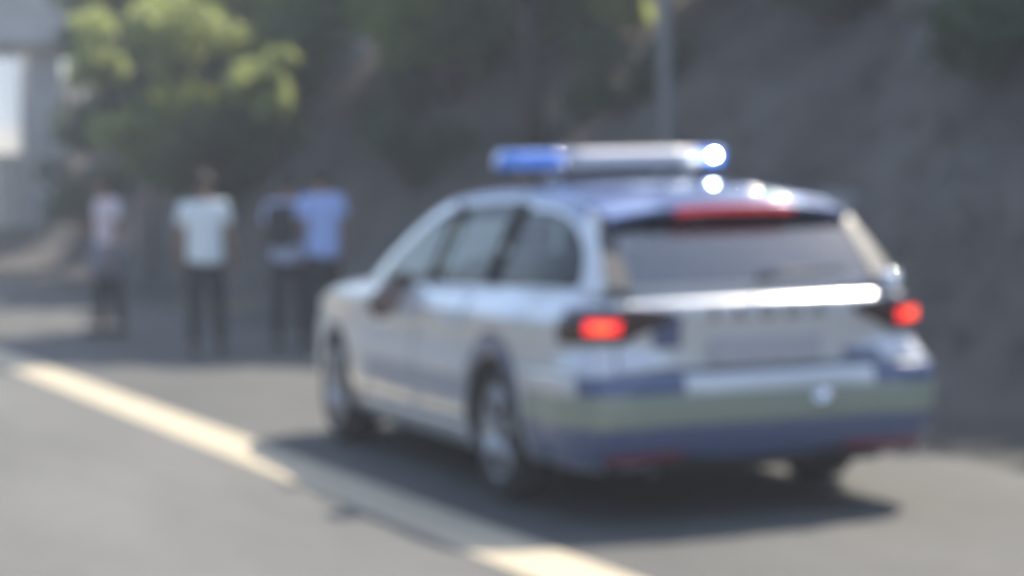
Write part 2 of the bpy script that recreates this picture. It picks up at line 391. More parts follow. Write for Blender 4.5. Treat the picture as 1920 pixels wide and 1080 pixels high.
s = empty('backlit_sheet', (1.68, 38, 0)); tag(s, 'pale backlit sheet on two posts, added for a bright gap at the left edge', 'backlit_sheet')  # added translucent sheet, sun behind it, makes this spot bright
M_SHEET = mat('sheet_pale_blue', (.80, .87, .95), .7, noise=(2, .05), trans=((.80, .90, 1.0), .55)); M_SHEET2 = mat('sheet_white', (.92, .93, .92), .7, trans=((.97, .97, .93), .55))
def sheet(x0, x1, z0, z1, dy):
    return grid([[(x, dy+.03*math.sin(4*x+z), z) for x in ls(x0, x1, 9)] for z in ls(z0, z1, 7)])
ls = np.linspace
V, F = sheet(-.75, .75, 2.74, 4.15, 0); obj('sheet_upper', V, F, M_SHEET, s)
V, F = sheet(-.75, .75, 2.2, 2.74, 0); obj('lower_band', V, F, M_SHEET2, s)
for k in (-.79, .79):
    V, F = tube([(k, 0, 0), (k, 0, 4.25)], .035, 8); obj('post', V, F, MATS['galvanised'], s)

b = empty('overpass', (0, 46, 0)); tag(b, 'pale grey concrete bridge crossing at the upper left corner', 'bridge')
V, F = box((0, 0, 5.75), (44, 7, .5)); obj('deck', V, F, M_CONC, b, False)
for k in (-3.2, 3.2):
    V, F = box((0, k, 5.1), (44, .5, .85)); obj('girder', V, F, M_CONC, b, False, bevel=.03)
    V, F = box((0, k*1.07, 6.4), (44, .25, .85)); obj('parapet', V, F, M_CONC, b, False, bevel=.03)
for x in (-12.5, 3.7):
    V, F = box((x, 0, 2.3), (.8, 5.6, 4.76)); obj('pier', V, F, M_CONC, b, False, bevel=.05)
V, F = box((14, 0, 3.0), (7, 7.4, 5)); obj('abutment', V, F, M_CONC, b, False)

# ================================================================== THE CAR
car = empty('police_car', (0, 0, 0))
tag(car, 'silver police estate car with blue roof, light bar and lit tail lights on the shoulder', 'police car')
PAINT = mat('silver_paint', (.66, .675, .69), .30, .25, 1.0)
BLUES = mat('pale_blue_foil', (.25, .29, .38), .4, 0, .6)
BLUE = mat('blue_paint', (.05, .10, .28), .35, .15, 1.0)
BLUEF = mat('blue_foil', (.085, .115, .22), .4, 0, .6)
YELF = mat('yellow_green_foil', (.28, .32, .255), .4, 0, .6)
WHITEF = mat('white_foil', (.66, .66, .68), .4, 0, .6)
BLACK = mat('black_plastic', (.022, .022, .024), .5)
DARK = mat('dark_inner', (.012, .012, .013), .9)
RUBBER = mat('tyre_rubber', (.03, .03, .032), .8, noise=(30, .25))
RIM = mat('alloy', (.42, .42, .44), .3, .9)
CHROME = mat('chrome', (.8, .8, .82), .06, 1.0)
GLASS = glass('window_glass', (.24, .30, .33), 1.36); GLASSD = glass('rear_glass', (.30, .36, .38), 3.0)
REDP = mat('red_lens', (.035, .010, .013), .15, 0, .6)
REDL = mat('red_lit', (.6, .03, .03), .3, 0, 0, emit=((1, .015, .025), .95))
REDL2 = mat('orange_lit', (.7, .1, .03), .3, 0, 0, emit=((1, .11, .03), 1.1))
REDB = mat('brake_strip', (.55, .03, .05), .25, 0, 1, emit=((1, .06, .10), .16))
FABRIC = mat('seat_fabric', (.035, .035, .04), .9, noise=(60, .3))

# ---- lower body: half-outline by token, height z
WZ = ([.20, .28, .45, .60, .75, .83, .86, .89, .94, 1.0, 1.05], [.845, .885, .908, .908, .896, .908, .908, .896, .858, .805, .76])
YR = ([.20, .27, .40, .52, .63, .66, .70, .80, .90, .925, .942, .955, .985, 1.02], [-.94, -1.03, -1.09, -1.11, -1.10, -1.055, -1.05, -1.065, -1.085, -1.09, -1.085, -1.07, -.998, -.94])
YF = ([.20, .30, .42, .58, .68, .74, .80], [3.54, 3.64, 3.68, 3.68, 3.65, 3.59, 3.50])
def taper(y):
    if y > 1.6: return 1-.05*((y-1.6)/1.4)**2
    if y < 0: return 1-.035*(y/-.55)**2
    return 1.
def S(tok, z):
    """point of the right-hand skin; tok = (kind, value)"""
    k, v = tok; wz = interp(z, *WZ)
    if k == 's': return Vector((wz*taper(v), v, z))
    bl = .078*(1-min(1, max(0, (z-.665)/.105)))
    if k == 'r':
        x0 = (wz*taper(-.55)-.235); yr = interp(z, *YR); return Vector((v*x0, yr+.055*v*v-bl*max(0, (abs(v)-.55)/.45)**1.5, z))
    if k == 'c':
        ws = wz*taper(-.55); x0 = ws-.235; yr = interp(z, *YR)+.055; a = v*math.pi/2; e = .78
        f = 1-v*v; return Vector((x0+.235*max(0,math.sin(a))**e+bl*.7*f*min(1, v*4), -.55+(yr+.55)*max(0,math.cos(a))**e-bl*f, z))
    if k == 'f':
        ws = wz*taper(3.14); x0 = ws-.29; yf = interp(z, *YF)-.10; a = v*math.pi/2; e = .85
        return Vector((x0+.29*max(0,math.cos(a))**e, 3.14+(yf-3.14)*max(0,math.sin(a))**e, z))
    if k == 'g':
        ws = wz*taper(3.14); x0 = ws-.29; yf = interp(z, *YF); return Vector((v*x0, yf-.10*v*v, z))
def belt(y): return interp(y, [-1.1, -.5, 0, 1.0, 2.1, 2.35, 2.8, 3.14, 3.4], [1.0, 1.0, .988, .968, .948, .935, .893, .82, .75])
def ztop(tok):
    k, v = tok
    if k == 's': return belt(v)
    if k in 'rc': return .985 if k == 'r' else .985+.015*v
    return .82-.09*min(1, v*1.2) if k == 'f' else .73
AR = .365
def arch(y, lo):
    for yc in (0, 2.80):
        if abs(y-yc) < AR: lo = max(lo, .325+math.sqrt(AR*AR-(y-yc)**2))
    return lo
def panel(toks, lo, hi, n, side, off=0.):
    rows = []
    for t in toks:
        a, b = lo(t), hi(t); r = []
        for i in range(n+1):
            z = a+(b-a)*i/n; p = S(t, z)
            if off:
                q = S(t, z+.01); k, v = t; dv = -.004 if v > .99 else .004; t2 = (k, v+dv); u = S(t2, z)-p; nn = u.cross(q-p)
                if nn.length > 0:
                    nn.normalize()
                    c = Vector((p.x, p.y-1.2, 0))
                    if nn.dot(Vector((p.x, 0 if k == 's' else p.y-1.2, 0))) < 0: nn = -nn
                    p = p+nn*off
            r.append((side*p.x, p.y, p.z))
        rows.append(r)
    return grid(rows, flip=(side > 0))
def fullpanel(toks, lo, hi, n, off=0.):
    """tokens run from the right side round the end to the left side"""
    a = panel(toks, lo, hi, n, 1, off); b = panel(toks, lo, hi, n, -1, off)
    if toks[0] in (('r', 0.0), ('g', 0.0)) or toks[-1] == ('g', 0.0):      # one sheet across the middle
        m = n+1; ra = [a[0][i:i+m] for i in range(0, len(a[0]), m)]; rb = [b[0][i:i+m] for i in range(0, len(b[0]), m)]
        return grid(rb[:0:-1]+ra, True) if toks[-1] != ('g', 0.0) else grid(ra+rb[-2::-1], True)
    return merge([a, b])
ls = np.linspace
def side_t(a, b, n): return [('s', float(v)) for v in ls(a, b, n)]
R_T = [('r', float(v)) for v in ls(0, 1, 12)]; C_T = [('c', float(v)) for v in ls(0.02, 1, 14)]
F_T = [('f', float(v)) for v in ls(0, 1, 14)]; G_T = [('g', float(v)) for v in ls(1, 0, 12)]
def ledge_c(side):     # painted ledge between the body top and the base of the glasshouse, round the rear corner
    return None

# tailgate lower skin
V, F = fullpanel(R_T+[('c', .02), ('c', .05), ('c', .083)], lambda t: .668, ztop, 16)
TG = obj('tailgate', V, F, PAINT, car, solid=.012)
V, F = fullpanel(R_T+C_T+side_t(-.5, -.405, 4), lambda t: .235, lambda t: .655, 18)
BUMP = obj('rear_bumper', V, F, PAINT, car, solid=.012)
# bumper top shelf
rows = []
for t in R_T+C_T: 
    a = S(t, .655); b_ = S(t, .668); rows.append([(a.x, a.y, .655), (b_.x*.97, b_.y+.03, .66)])
V, F = merge([grid(rows), grid([[(-p[0], p[1], p[2]) for p in r] for r in rows], True)])
obj('bumper_shelf', V, F, PAINT, BUMP)
V, F = fullpanel(R_T[:9], lambda t: .215, lambda t: .275, 4, .006); obj('diffuser', V, F, BLACK, BUMP, solid=.02)

sideparts = {}
for side, nm in ((-1, 'left'), (1, 'right')):
    q1 = panel(C_T[1:]+side_t(-.5, -.405, 4), lambda t: .658, ztop, 14, side)
    q2 = panel(side_t(-.405, .372, 32), lambda t: arch(t[1], .225), ztop, 18, side)
    V, F = merge([q1, q2]); Q = obj('rear_quarter_panel', V, F, PAINT, car, solid=.012)
    V, F = panel(side_t(.38, 1.165, 14), lambda t: arch(t[1], .335), ztop, 18, side); RD = obj('rear_door', V, F, PAINT, car, solid=.012)
    V, F = panel(side_t(1.175, 2.12, 16), lambda t: .335, ztop, 18, side); FD = obj('front_door', V, F, PAINT, car, solid=.012)
    V, F = panel(side_t(.38, 2.30, 20), lambda t: .20, lambda t: .327, 5, side); SILL = obj('side_sill', V, F, PAINT, car, solid=.012)
    fr = panel(side_t(2.13, 3.14, 38), lambda t: arch(t[1], .335 if t[1] < 2.3 else .225), ztop, 18, side)
    f2 = panel(F_T[:6], lambda t: .50, ztop, 10, side)
    V, F = merge([fr, f2]); FF = obj('front_fender', V, F, PAINT, car, solid=.012)
    # black arch lips
    for yc, par in ((0, Q), (2.80, FF)):
        rows = []
        for a in ls(math.radians(-12), math.radians(192), 30):
            y = yc+AR*math.cos(a); z = .325+AR*math.sin(a); z = max(z, .22); x = interp(z, *WZ)*taper(y)
            y2 = yc+(AR-.03)*math.cos(a); z2 = max(.22, .325+(AR-.03)*math.sin(a))
            rows.append([(side*(x+.004), y, z), (side*(x-.004), y2, z2), (side*(x-.26), y2, z2)])
        V, F = grid(rows, flip=side < 0); obj('arch_liner', V, F, BLACK, par)
    # handles
    for yh, par in ((.50, RD), (1.30, FD)):
        z = .815; x = interp(z, *WZ)
        V, F = tube([(side*(x-.01), yh-.02, z), (side*(x+.035), yh+.02, z+.005), (side*(x+.035), yh+.17, z+.004), (side*(x-.01), yh+.21, z)], .014, 8)
        obj('door_handle', V, F, PAINT, par)
    sideparts[side] = (Q, RD, FD, FF, SILL)
V, F = fullpanel(F_T+G_T, lambda t: .215, lambda t: .50, 10); FBUMP = obj('front_bumper', V, F, PAINT, car, solid=.012)
V, F = fullpanel(G_T, lambda t: .51, lambda t: .70, 6, -.01); GR = obj('grille', V, F, BLACK, car)
V, F = fullpanel(G_T[2:], lambda t: .26, lambda t: .38, 4, .006); obj('air_intake', V, F, BLACK, FBUMP)
for side in (-1, 1):
    V, F = panel(F_T[5:], lambda t: .52, lambda t: ztop(t)-.02, 6, side, .004)
    H = obj('headlight', V, F, mat('headlamp_glass', (.55, .58, .6), .08, .3, 1), car, solid=.02)
# bonnet
rows = []
for t in side_t(2.16, 3.14, 16)+F_T:
    zt = ztop(t); p = S(t, zt); r = []
    for a in ls(-1, 1, 17):
        r.append((a*(p.x-.012), p.y+(.0 if t[0] == 's' else .10*(1-a*a)*t[1]), zt+.065*(1-abs(a)**2.2)+.003))
    rows.append(r)
V, F = grid(rows, True); obj('bonnet', V, F, PAINT, car, solid=.012)

# inner dark shell and underbody
V, F = merge([fullpanel(R_T+C_T+side_t(-.5, -.40, 3), lambda t: .26, lambda t: .96, 8, -.03),
              fullpanel(side_t(.385, 2.28, 20), lambda t: .22, lambda t: belt(t[1])-.03, 8, -.035),
              fullpanel(side_t(-.40, .385, 8), lambda t: .70, lambda t: belt(t[1])-.03, 4, -.035),
              fullpanel(side_t(2.28, 3.14, 8), lambda t: .70, lambda t: belt(t[1])-.04, 4, -.035)])
obj('inner_shell', V, F, DARK, car)
V, F = merge([box((0, 1.25, .27), (1.22, 4.4, .12)), box((0, 1.35, .27), (1.66, 1.9, .1)), box((0, -.78, .30), (1.5, .5, .12)), box((0, 2.75, .6), (1.1, 1.2, .3))])
obj('underbody', V, F, DARK, car, False)
V, F = tube([(-.5, -.3, .22), (-.5, -.95, .235)], .035, 10); obj('exhaust', V, F, mat('steel', (.3, .3, .3), .4, .9), car)

# ---- glasshouse
EY = [-.965, -.80, -.66, -.56, -.40, 0, .5, .95, 1.30, 1.52, 1.82, 2.10, 2.31]
EZ = [1.015, 1.185, 1.315, 1.362, 1.392, 1.428, 1.442, 1.432, 1.408, 1.362, 1.235, 1.09, .955]
def E(y): return interp(y, EY, EZ)
def xg(z): return .812-.44*(z-.985)-.16*(z-.985)**2*np.sign(z-.985)
def TG_(y):
    return 1-.115*((-.15-y)/.81)**2 if y < -.15 else (1-.03*((y-1.2)/1.0)**2 if y > 1.2 else 1.)
def SX(y, z): return xg(z)*TG_(y)
def zlo(y): return belt(y)+.028
def zhi(y):
    e = E(y)-.052
    if y > 1.15: e -= .025*min(1, (y-1.15)/.4)
    if y < .15:
        u = (.15-y)/.90
        if u >= 1: return zlo(y)
        e = min(e, zlo(y)+.34*math.sqrt(max(0, 1-u**2.4)))
    return e
YC = sorted(set([round(float(v), 4) for v in list(ls(-.955, 2.30, 112))+[-.745, 1.12, 1.19, .335, .265]]))
for side in (-1, 1):
    Q, RD, FD, FF, SILL = sideparts[side]
    lowr, upr, full = [], [], []
    P = lambda y, z: (side*SX(y, z), y, z)
    parts = []
    seg = [y for y in YC if -.745 <= y <= 2.05 and zhi(y) > zlo(y)+.004]
    y0, y1 = seg[0], seg[-1]
    lo_rows = [[P(y, belt(y)-.006), P(y, (belt(y)+zlo(y))/2), P(y, zlo(y))] for y in seg]
    up_rows = [[P(y, zhi(y)+(E(y)-zhi(y))*k/5) for k in range(6)] for y in seg]
    parts.append(grid(lo_rows, side < 0)); parts.append(grid(up_rows, side < 0))
    rear = [y for y in YC if y <= y0]; parts.append(grid([[P(y, belt(y)-.006+(E(y)-belt(y)+.006)*k/8) for k in range(9)] for y in rear], side < 0))
    front = [y for y in YC if y >= y1]; parts.append(grid([[P(y, belt(y)-.006+max(0.001, E(y)-belt(y)+.006)*k/8) for k in range(9)] for y in front], side < 0))
    V, F = merge(parts); PF = obj('window_frame', V, F, PAINT, car)
    rl = [y for y in seg if -.55 < y < 1.35]
    V, F = grid([[(side*(SX(y, z)+.0025), y, z) for z in [zhi(y)+(E(y)-zhi(y))*k for k in (.30, .55, .8, 1.0)]] for y in rl], side < 0); obj('roof_rail', V, F, BLUE, PF)
    # glass panes
    for a, b_, nm, par in ((y0, .265, 'quarter_window', Q), (.335, 1.12, 'door_window', RD), (1.19, y1, 'door_window', FD)):
        cols = [y for y in YC if a <= y <= b_]
        V, F = grid([[(side*(SX(y, zlo(y)+(zhi(y)-zlo(y))*k/8)-.008), y, zlo(y)-.012*(k == 0)+(zhi(y)-zlo(y)+.0)*k/8) for k in range(9)] for y in cols], side > 0)
        obj(nm, V, F, GLASS, par)
    for a, b_ in ((.265, .335), (1.12, 1.19)):
        cols = [y for y in YC if a <= y <= b_]
        V, F = grid([[(side*(SX(y, zlo(y)+(zhi(y)-zlo(y))*k/8)+.003), y, zlo(y)+(zhi(y)-zlo(y))*k/8) for k in range(9)] for y in cols], side < 0)
        obj('pillar_trim', V, F, BLACK, PF, solid=.02)
    # bright waist trim
    rows = [[(side*(SX(y, zlo(y))+.006), y, zlo(y)-.012), (side*(SX(y, zlo(y))+.004), y, zlo(y)+.004)] for y in seg]
    V, F = grid(rows, side < 0); obj('waist_trim', V, F, BLACK, PF)
    # ledge round the rear corner, body top -> glasshouse foot
    rows = []
    for t in C_T[1:]+side_t(-.5, 2.1, 20):
        p = S(t, ztop(t)); 
        y = max(p.y, -.955); g = (SX(y, belt(y)), y, belt(y)+.004) if y > -.955 else (min(p.x*.95, SX(-.955, 1.0)), -.955, 1.012)
        rows.append([(side*p.x, p.y, p.z), (side*(p.x+g[0])/2, (p.y+g[1])/2, (p.z+g[2])/2+.006), (side*g[0], g[1], g[2])])
    V, F = grid(rows, side > 0); obj('shoulder', V, F, PAINT, Q)

# tailgate ledge and rear window
rows = []
for t in [('r', float(v)) for v in ls(-1, 1, 21)]:
    p = S(t, .985); ze = E(-.955); g = t[1]*.97*SX(-.955, ze), -.950-.055*(1-t[1]**2), ze+.004; rows.append([(p.x, p.y, p.z), ((p.x+g[0])/2, (p.y+g[1])/2, (p.z+g[2])/2+.003), g])
V, F = grid(rows); obj('ledge', V, F, PAINT, TG)
def rearp(a, y): 
    return (a*SX(y, E(y)), y-.055*(1-a*a), E(y))
def gedge(y): return .87+.095*(y+.955)/.37
ry = [float(v) for v in ls(-.955, -.585, 12)]
V, F = grid([[rearp(gedge(y)*a, y) for a in ls(-1, 1, 21)] for y in ry]); V = [(v[0], v[1]+.006, v[2]-.004) for v in V]
RW = obj('rear_window', V, F, GLASSD, TG)
for side in (-1, 1):
    rows = [[rearp(side*(gedge(y)+(1-gedge(y))*k/4), y) for k in range(5)] for y in ry]
    V, F = grid(rows, side < 0); obj('window_pillar', V, F, mat('pillar_trim_grey', (.05, .052, .058), .45), TG)
# black frit band round the rear glass
for side in (-1, 1):
    V, F = grid([[rearp(side*gedge(y)*k, y) for k in (.955, .98, 1.0)] for y in ry], side < 0); obj('seal', V, F, BLACK, RW)
V, F = tube([(0, -1.045, 1.05), (.10, -1.035, 1.065), (.42, -1.01, 1.075)], [.014, .012, .009], 8); obj('wiper', V, F, BLACK, TG)
V, F = lathe([(-.02, 0), (-.02, .022), (.012, .02), (.014, 0)], 16, 'y', (.0, -1.035, 1.05)); obj('wiper_pivot', V, F, BLACK, TG)

# roof
ryy = [float(v) for v in ls(-.60, 1.31, 40)]
def roofp(a, y):
    e = E(y); b = .035*((y-.4)/.91)**2 if y > .4 else -.05*((.0-y)/.6)**2 if y < 0 else 0
    return (a*SX(y, e), y+b*(1-a*a), e+.052*(1-abs(a)**2.3))
V, F = grid([[roofp(a, y) for a in ls(-1, 1, 25)] for y in ryy]); ROOF = obj('roof', V, F, BLUE, car, solid=.015)
# windscreen
wy = [float(v) for v in ls(1.315, 2.30, 20)]
def wsp(a, y):
    k = (y-1.315)/.985; return (a*SX(y, E(y)), y+(.035+.17*k)*(1-a*a), E(y)+.05*(1-k)*(1-abs(a)**2.3)+.012*k*(1-a*a))
V, F = grid([[wsp(a, y) for a in ls(-.94, .94, 21)] for y in wy]); obj('windscreen', V, F, GLASS, car)
for side in (-1, 1):
    V, F = grid([[wsp(side*k, y) for k in (.93, .97, 1.0)] for y in wy], side < 0); obj('windscreen_pillar', V, F, PAINT, car, solid=.01)
# roof spoiler: wedge that overhangs the rear glass
def spo(a, k, top):
    y = -.55-.17*k; hw = .605-.02*k-.0*k
    bow = -.055*(1-a*a)*1.0
    x = a*hw; z = 1.362+.05*(1-abs(a)**2.3)*(1-.45*k)-.012*k-.028*k*abs(a)**3
    if not top: z -= .012+.040*(1-.35*k)
    return (x, y+bow-(0 if top else -.012), z)
n = 21
top = [[spo(a, k, True) for a in ls(-1, 1, n)] for k in ls(0, 1, 7)]
bot = [[spo(a, k, False) for a in ls(-1, 1, n)] for k in ls(0, 1, 7)]
edge = []
for k in ls(0, 1, 9):
    th = math.pi*k; edge.append([tuple(Vector(p).lerp(Vector(q), (1-math.cos(th))/2)+Vector((0, -.02*math.sin(th), 0))) for p, q in zip(top[-1], bot[-1])])
endL = [[r[0] for r in top], [r[0] for r in bot]]; endR = [[r[-1] for r in top], [r[-1] for r in bot]]
V, F = merge([grid(top, True), grid(bot), grid(edge, True), grid(endL), grid(endR, True)])
SP = obj('roof_spoiler', V, F, BLUE, car)
rows = []
for x in ls(-.29, .29, 13):
    a = x/.58; y = -.72-.055*(1-a*a)-.0215; z = 1.362+.05*(1-abs(a)**2.3)*.55-.012-.028*abs(a)**3-.02
    rows.append([(x, y, z+.010), (x, y-.004, z), (x, y+.004, z-.02), (x, y+.02, z-.026)])
V, F = grid(rows); obj('brake_strip', V, F, REDB, SP)
# shark fin
rows = []
for k in ls(0, 1, 9):
    y = -.42+.16*k; hgt = .055*(1-k)**.7*(1 if k > 0 else .75); wd = .018*(math.sin(math.pi*min(1, .2+.8*k))**.6+.05)
    z0 = 1.435+.0*k; rows.append([(-wd, y, z0), (-wd*.5, y, z0+hgt*.7), (0, y, z0+hgt), (wd*.5, y, z0+hgt*.7), (wd, y, z0)])
V, F = grid(rows); obj('antenna_fin', V, F, BLUE, ROOF)

def dome(name, c, R, rad, m, par):
    h0 = math.sqrt(R*R-rad*rad)
    prof = [(R*math.cos(a)-h0, R*math.sin(a)) for a in ls(math.asin(rad/R), 0.001, 10)]
    V, F = lathe(prof, 28, 'z', c); V = [(v[0], v[1], v[2]) for v in V]; return obj(name, V, F, m, par)
dome('roof_glint_dome', (.20, -.50, 1.425), .10, .068, CHROME, ROOF)  # chrome domes added on the roof to throw sun glints
dome('roof_glint_dome', (.265, -.62, 1.398), .085, .055, CHROME, ROOF)
# ---- light bar
LB = empty('light_bar', (0, .66, 1.595), parent=car)
def barsec(x, w_, h_):
    return [(x, w_*c*(1 if abs(c) > .99 else .96), h_*s_) for c, s_ in [(-1, -.5), (-1.02, 0), (-.93, .36), (-.7, .5), (0, .56), (.7, .5), (.93, .36), (1.02, 0), (1, -.5)]]
def lens(name, x0, x1, m, capL=False, capR=False, h=.088, w_=.135):
    xs_ = list(ls(x0, x1, 7)); rows = []
    if capL: rows += [barsec(x0-.03+.0, w_*.55, h*.55), barsec(x0-.015, w_*.86, h*.86)]
    rows += [barsec(x, w_, h) for x in xs_]
    if capR: rows += [barsec(x1+.015, w_*.86, h*.86), barsec(x1+.03, w_*.55, h*.55)]
    V, F = grid(rows); 
    nn = 9
    F.append(tuple(range(nn))[::-1]); F.append(tuple(range(len(V)-nn, len(V))))
    return obj(name, V, F, m, LB, solid=0)
LBLUE = mat('blue_lens', (.06, .16, .52), .12, 0, 1, emit=((.1, .3, 1), .12))
LWHITE = mat('white_cover', (.62, .60, .62), .3, 0, .6)
lens('blue_lens', -.575, -.30, LBLUE, capL=True); lens('white_cover', -.298, .428, LWHITE); lens('blue_lens', .43, .56, LBLUE, capR=True)
V, F = box((0, 0, -.058), (1.10, .24, .028)); obj('bar_base', V, F, BLACK, LB, False, bevel=.008)
for x in (-.36, .36):
    V, F = box((x, -.02, -.085), (.09, .2, .055)); obj('mount_foot', V, F, mat('foot_white', (.5, .48, .46), .5), LB, False, bevel=.012)
V, F = lathe([(-.02, 0), (-.02, .009), (-.004, .011), (0, .010), (.003, 0)], 16, 'y', (.50, -.142, .004))
obj('strobe', V, F, mat('strobe_lit', (.9, .95, 1), .2, emit=((.85, .95, 1), 70)), LB)

# ---- tail lights
def zt(t, top):
    # cluster tapers inwards
    k, v = t
    u = (1-v)*.0 if k == 'c' else (1-v)
    return (.938-.012*u) if top else (.775+.115*u**.8)
for side in (-1, 1):
    toks = [('r', float(v)) for v in ls(.70, 1, 6)]+[('c', float(v)) for v in ls(.02, .74, 14)]
    V, F = panel(toks, lambda t: .788+.09*(max(0, 1-t[1])/.3)**.8 if t[0] == 'r' else .788, lambda t: .938 if t[0] == 'c' else .938-.02*(1-t[1])/.3, 8, side, .010)
    TL = obj('tail_light', V, F, REDP, car, solid=.02)
    t2 = [('c', float(v)) for v in ls(.05, .40, 10)]
    V, F = panel(t2, lambda t: .834, lambda t: .884, 6, side, .016); LL = obj('lit_lens', V, F, REDL, TL, solid=.006)
    V, F = panel(t2[2:-2], lambda t: .845, lambda t: .872, 3, side, .0185); obj('lamp_core', V, F, REDL2, TL, solid=.003)

# ---- livery (foils lie on the skin)
V, F = fullpanel(R_T+C_T+side_t(-.5, -.41, 4), lambda t: .43, lambda t: .565, 5, .004); obj('yellow_stripe', V, F, YELF, BUMP)
V, F = fullpanel(R_T+C_T+side_t(-.5, -.41, 4), lambda t: .262, lambda t: .429, 5, .004); obj('blue_stripe', V, F, BLUEF, BUMP)
for side, a, b_ in ((-1, .62, .5), (1, .80, .6)):
    toks = [('r', float(v)) for v in ls(a, 1, 6)]+[('c', float(v)) for v in ls(.03, b_, 8)]
    V, F = panel(toks, lambda t: .567, lambda t: .648, 4, side, .004); obj('blue_block', V, F, BLUEF, BUMP)
V, F = panel([('r', float(v)) for v in ls(.62, .82, 5)], lambda t: .76, lambda t: .90 - .0, 5, -1, .004); obj('blue_block', V, F, BLUEF, TG)
V, F = panel([('r', float(v)) for v in ls(.62, .9, 5)], lambda t: .672, lambda t: .72, 3, 1, .004); obj('blue_block', V, F, BLUEF, TG)
for side in (-1, 1):
    Q, RD, FD, FF, SILL = sideparts[side]
    V, F = panel(side_t(-.36, .365, 26), lambda t: arch(t[1], .24)+.012, lambda t: arch(t[1], .24)+.012+.10*(1-.0*t[1]), 3, side, .004); obj('blue_swoosh', V, F, BLUEF, Q)
    V, F = panel(side_t(.385, 1.16, 12), lambda t: .56, lambda t: .70, 4, side, .004); obj('white_panel', V, F, WHITEF, RD)
    V, F = panel(side_t(1.18, 2.11, 12), lambda t: .56, lambda t: .70, 4, side, .004); obj('white_panel', V, F, WHITEF, FD)
    V, F = panel(side_t(.385, 1.16, 12), lambda t: .42, lambda t: .555, 4, side, .004); obj('blue_stripe', V, F, BLUES, RD)
    V, F = panel(side_t(1.18, 2.11, 12), lambda t: .42, lambda t: .555, 4, side, .004); obj('blue_stripe', V, F, BLUES, FD)
# number plate and tailgate lettering
V, F = box((0, -1.062, .735), (.54, .012, .115)); PL = obj('number_plate', V, F, mat('plate_white', (.45, .44, .46), .4), TG, False, bevel=.004)
def letter(ch, x):
    cu_ = bpy.data.curves.new('badge_letter', 'FONT'); cu_.body = ch; cu_.size = .085; cu_.extrude = .004; cu_.align_x = 'CENTER'
    o = bpy.data.objects.new('badge_letter', cu_); COL.objects.link(o); bpy.context.view_layer.update()
    me = bpy.data.meshes.new_from_object(o.evaluated_get(bpy.context.evaluated_depsgraph_get())); bpy.data.objects.remove(o)
    me.materials.clear(); me.materials.append(BLACK)
    q = bpy.data.objects.new('badge_letter', me); COL.objects.link(q); q.parent = TG
    q.location = (x, interp(.90, *YR)+.055*(x/.6)**2-.005, .875); q.rotation_euler = (math.radians(90), 0, 0)
for i, ch in enumerate('\u0160KODA'): letter(ch, -.25+.125*i)
# rear reflectors; domes for sun glints
for side in (-1, 1):
    toks = [('r', float(v)) for v in ls(.62, 1, 6)]+[('c', float(v)) for v in ls(.03, .2, 3)]
    V, F = panel(toks, lambda t: .275, lambda t: .315, 3, side, .007); obj('reflector', V, F, mat('reflector_red', (.22, .03, .05), .3, 0, .8), BUMP)
dome('bumper_glint_dome', (.25, -1.085, .505), .06, .0599, CHROME, BUMP)  # added mirror dome that throws a sun glint on the bumper
dome('ledge_glint_dome', (.665, -.975, 1.0), .06, .0599, CHROME, TG)  # added mirror dome for a glint at the right end of the ledge

# ---- mirrors
for side in (-1, 1):
    M = empty('door_mirror', (side*.87, 1.43, .95), parent=car); M.rotation_euler = (0, side*math.radians(38), 0)
    rows = []
    for k in ls(0, 1, 8):
        y = .10*k-.03; r_ = (1-k**2.2*.75); ring = []
        for j in range(16):
            th = 2*math.pi*j/16; c, s_ = math.cos(th), math.sin(th)
            ring.append((side*.085+.145*r_*math.copysign(abs(c)**.6, c), y, .02+.075*r_*math.copysign(abs(s_)**.6, s_)))
        rows.append(ring)
    V, F = grid(rows, closed=True); F.append(tuple(range(len(V)-16, len(V)))); obj('mirror_housing', V, F, mat('mirror_brown', (.13, .085, .07), .4, 0, .6), M)
    V = [(side*.085+.132*math.copysign(abs(math.cos(2*math.pi*j/16))**.6, math.cos(2*math.pi*j/16)), -.027, .02+.065*math.copysign(abs(math.sin(2*math.pi*j/16))**.6, math.sin(2*math.pi*j/16))) for j in range(16)]
    obj('mirror_glass', V, [tuple(range(16))], mat('mirror_reflection_tint', (.20, .145, .13), .12, .8), M, False)  # brown reflection of the surroundings put into the mirror colour
    V, F = tube([(-side*.07, .03, -.05), (side*.06, .03, -.02)], [.03, .025], 8); obj('mirror_arm', V, F, BLACK, M)

# ---- wheels
def wheel(x, y, side):
    W = empty('wheel', (x, y, .322), parent=car)
    s_ = side
    V, F = lathe([(-.10*s_, .215), (-.108*s_, .25), (-.105*s_, .29), (-.085*s_, .316), (-.04*s_, .322), (.04*s_, .322), (.085*s_, .316), (.105*s_, .29), (.108*s_, .25), (.10*s_, .215)], 48, 'x'); obj('tyre', V, F, RUBBER, W)
    parts = [lathe([(.10*s_, .222), (.106*s_, .215), (.095*s_, .20), (-.08*s_, .19)], 40, 'x'), lathe([(.085*s_, .0), (.088*s_, .045), (.07*s_, .06), (.04*s_, .06)], 24, 'x')]
    for k in range(5):
        a = 2*math.pi*k/5+.3
        for da in (-.16, .16):
            p0 = (.075*s_, .04*math.cos(a), .04*math.sin(a)); p1 = (.092*s_, .20*math.cos(a+da), .20*math.sin(a+da))
            parts.append(tube([p0, p1], [.024, .02], 6))
    V, F = merge(parts); obj('rim', V, F, RIM, W)
    V, F = lathe([(.03*s_, 0), (.03*s_, .15), (.01*s_, .15)], 24, 'x'); obj('brake_disc', V, F, mat('disc_steel', (.18, .18, .18), .4, .8), W)
    V, F = lathe([(.088*s_, .034), (.095*s_, .03), (.097*s_, 0)], 16, 'x'); obj('hub_cap', V, F, BLACK, W)
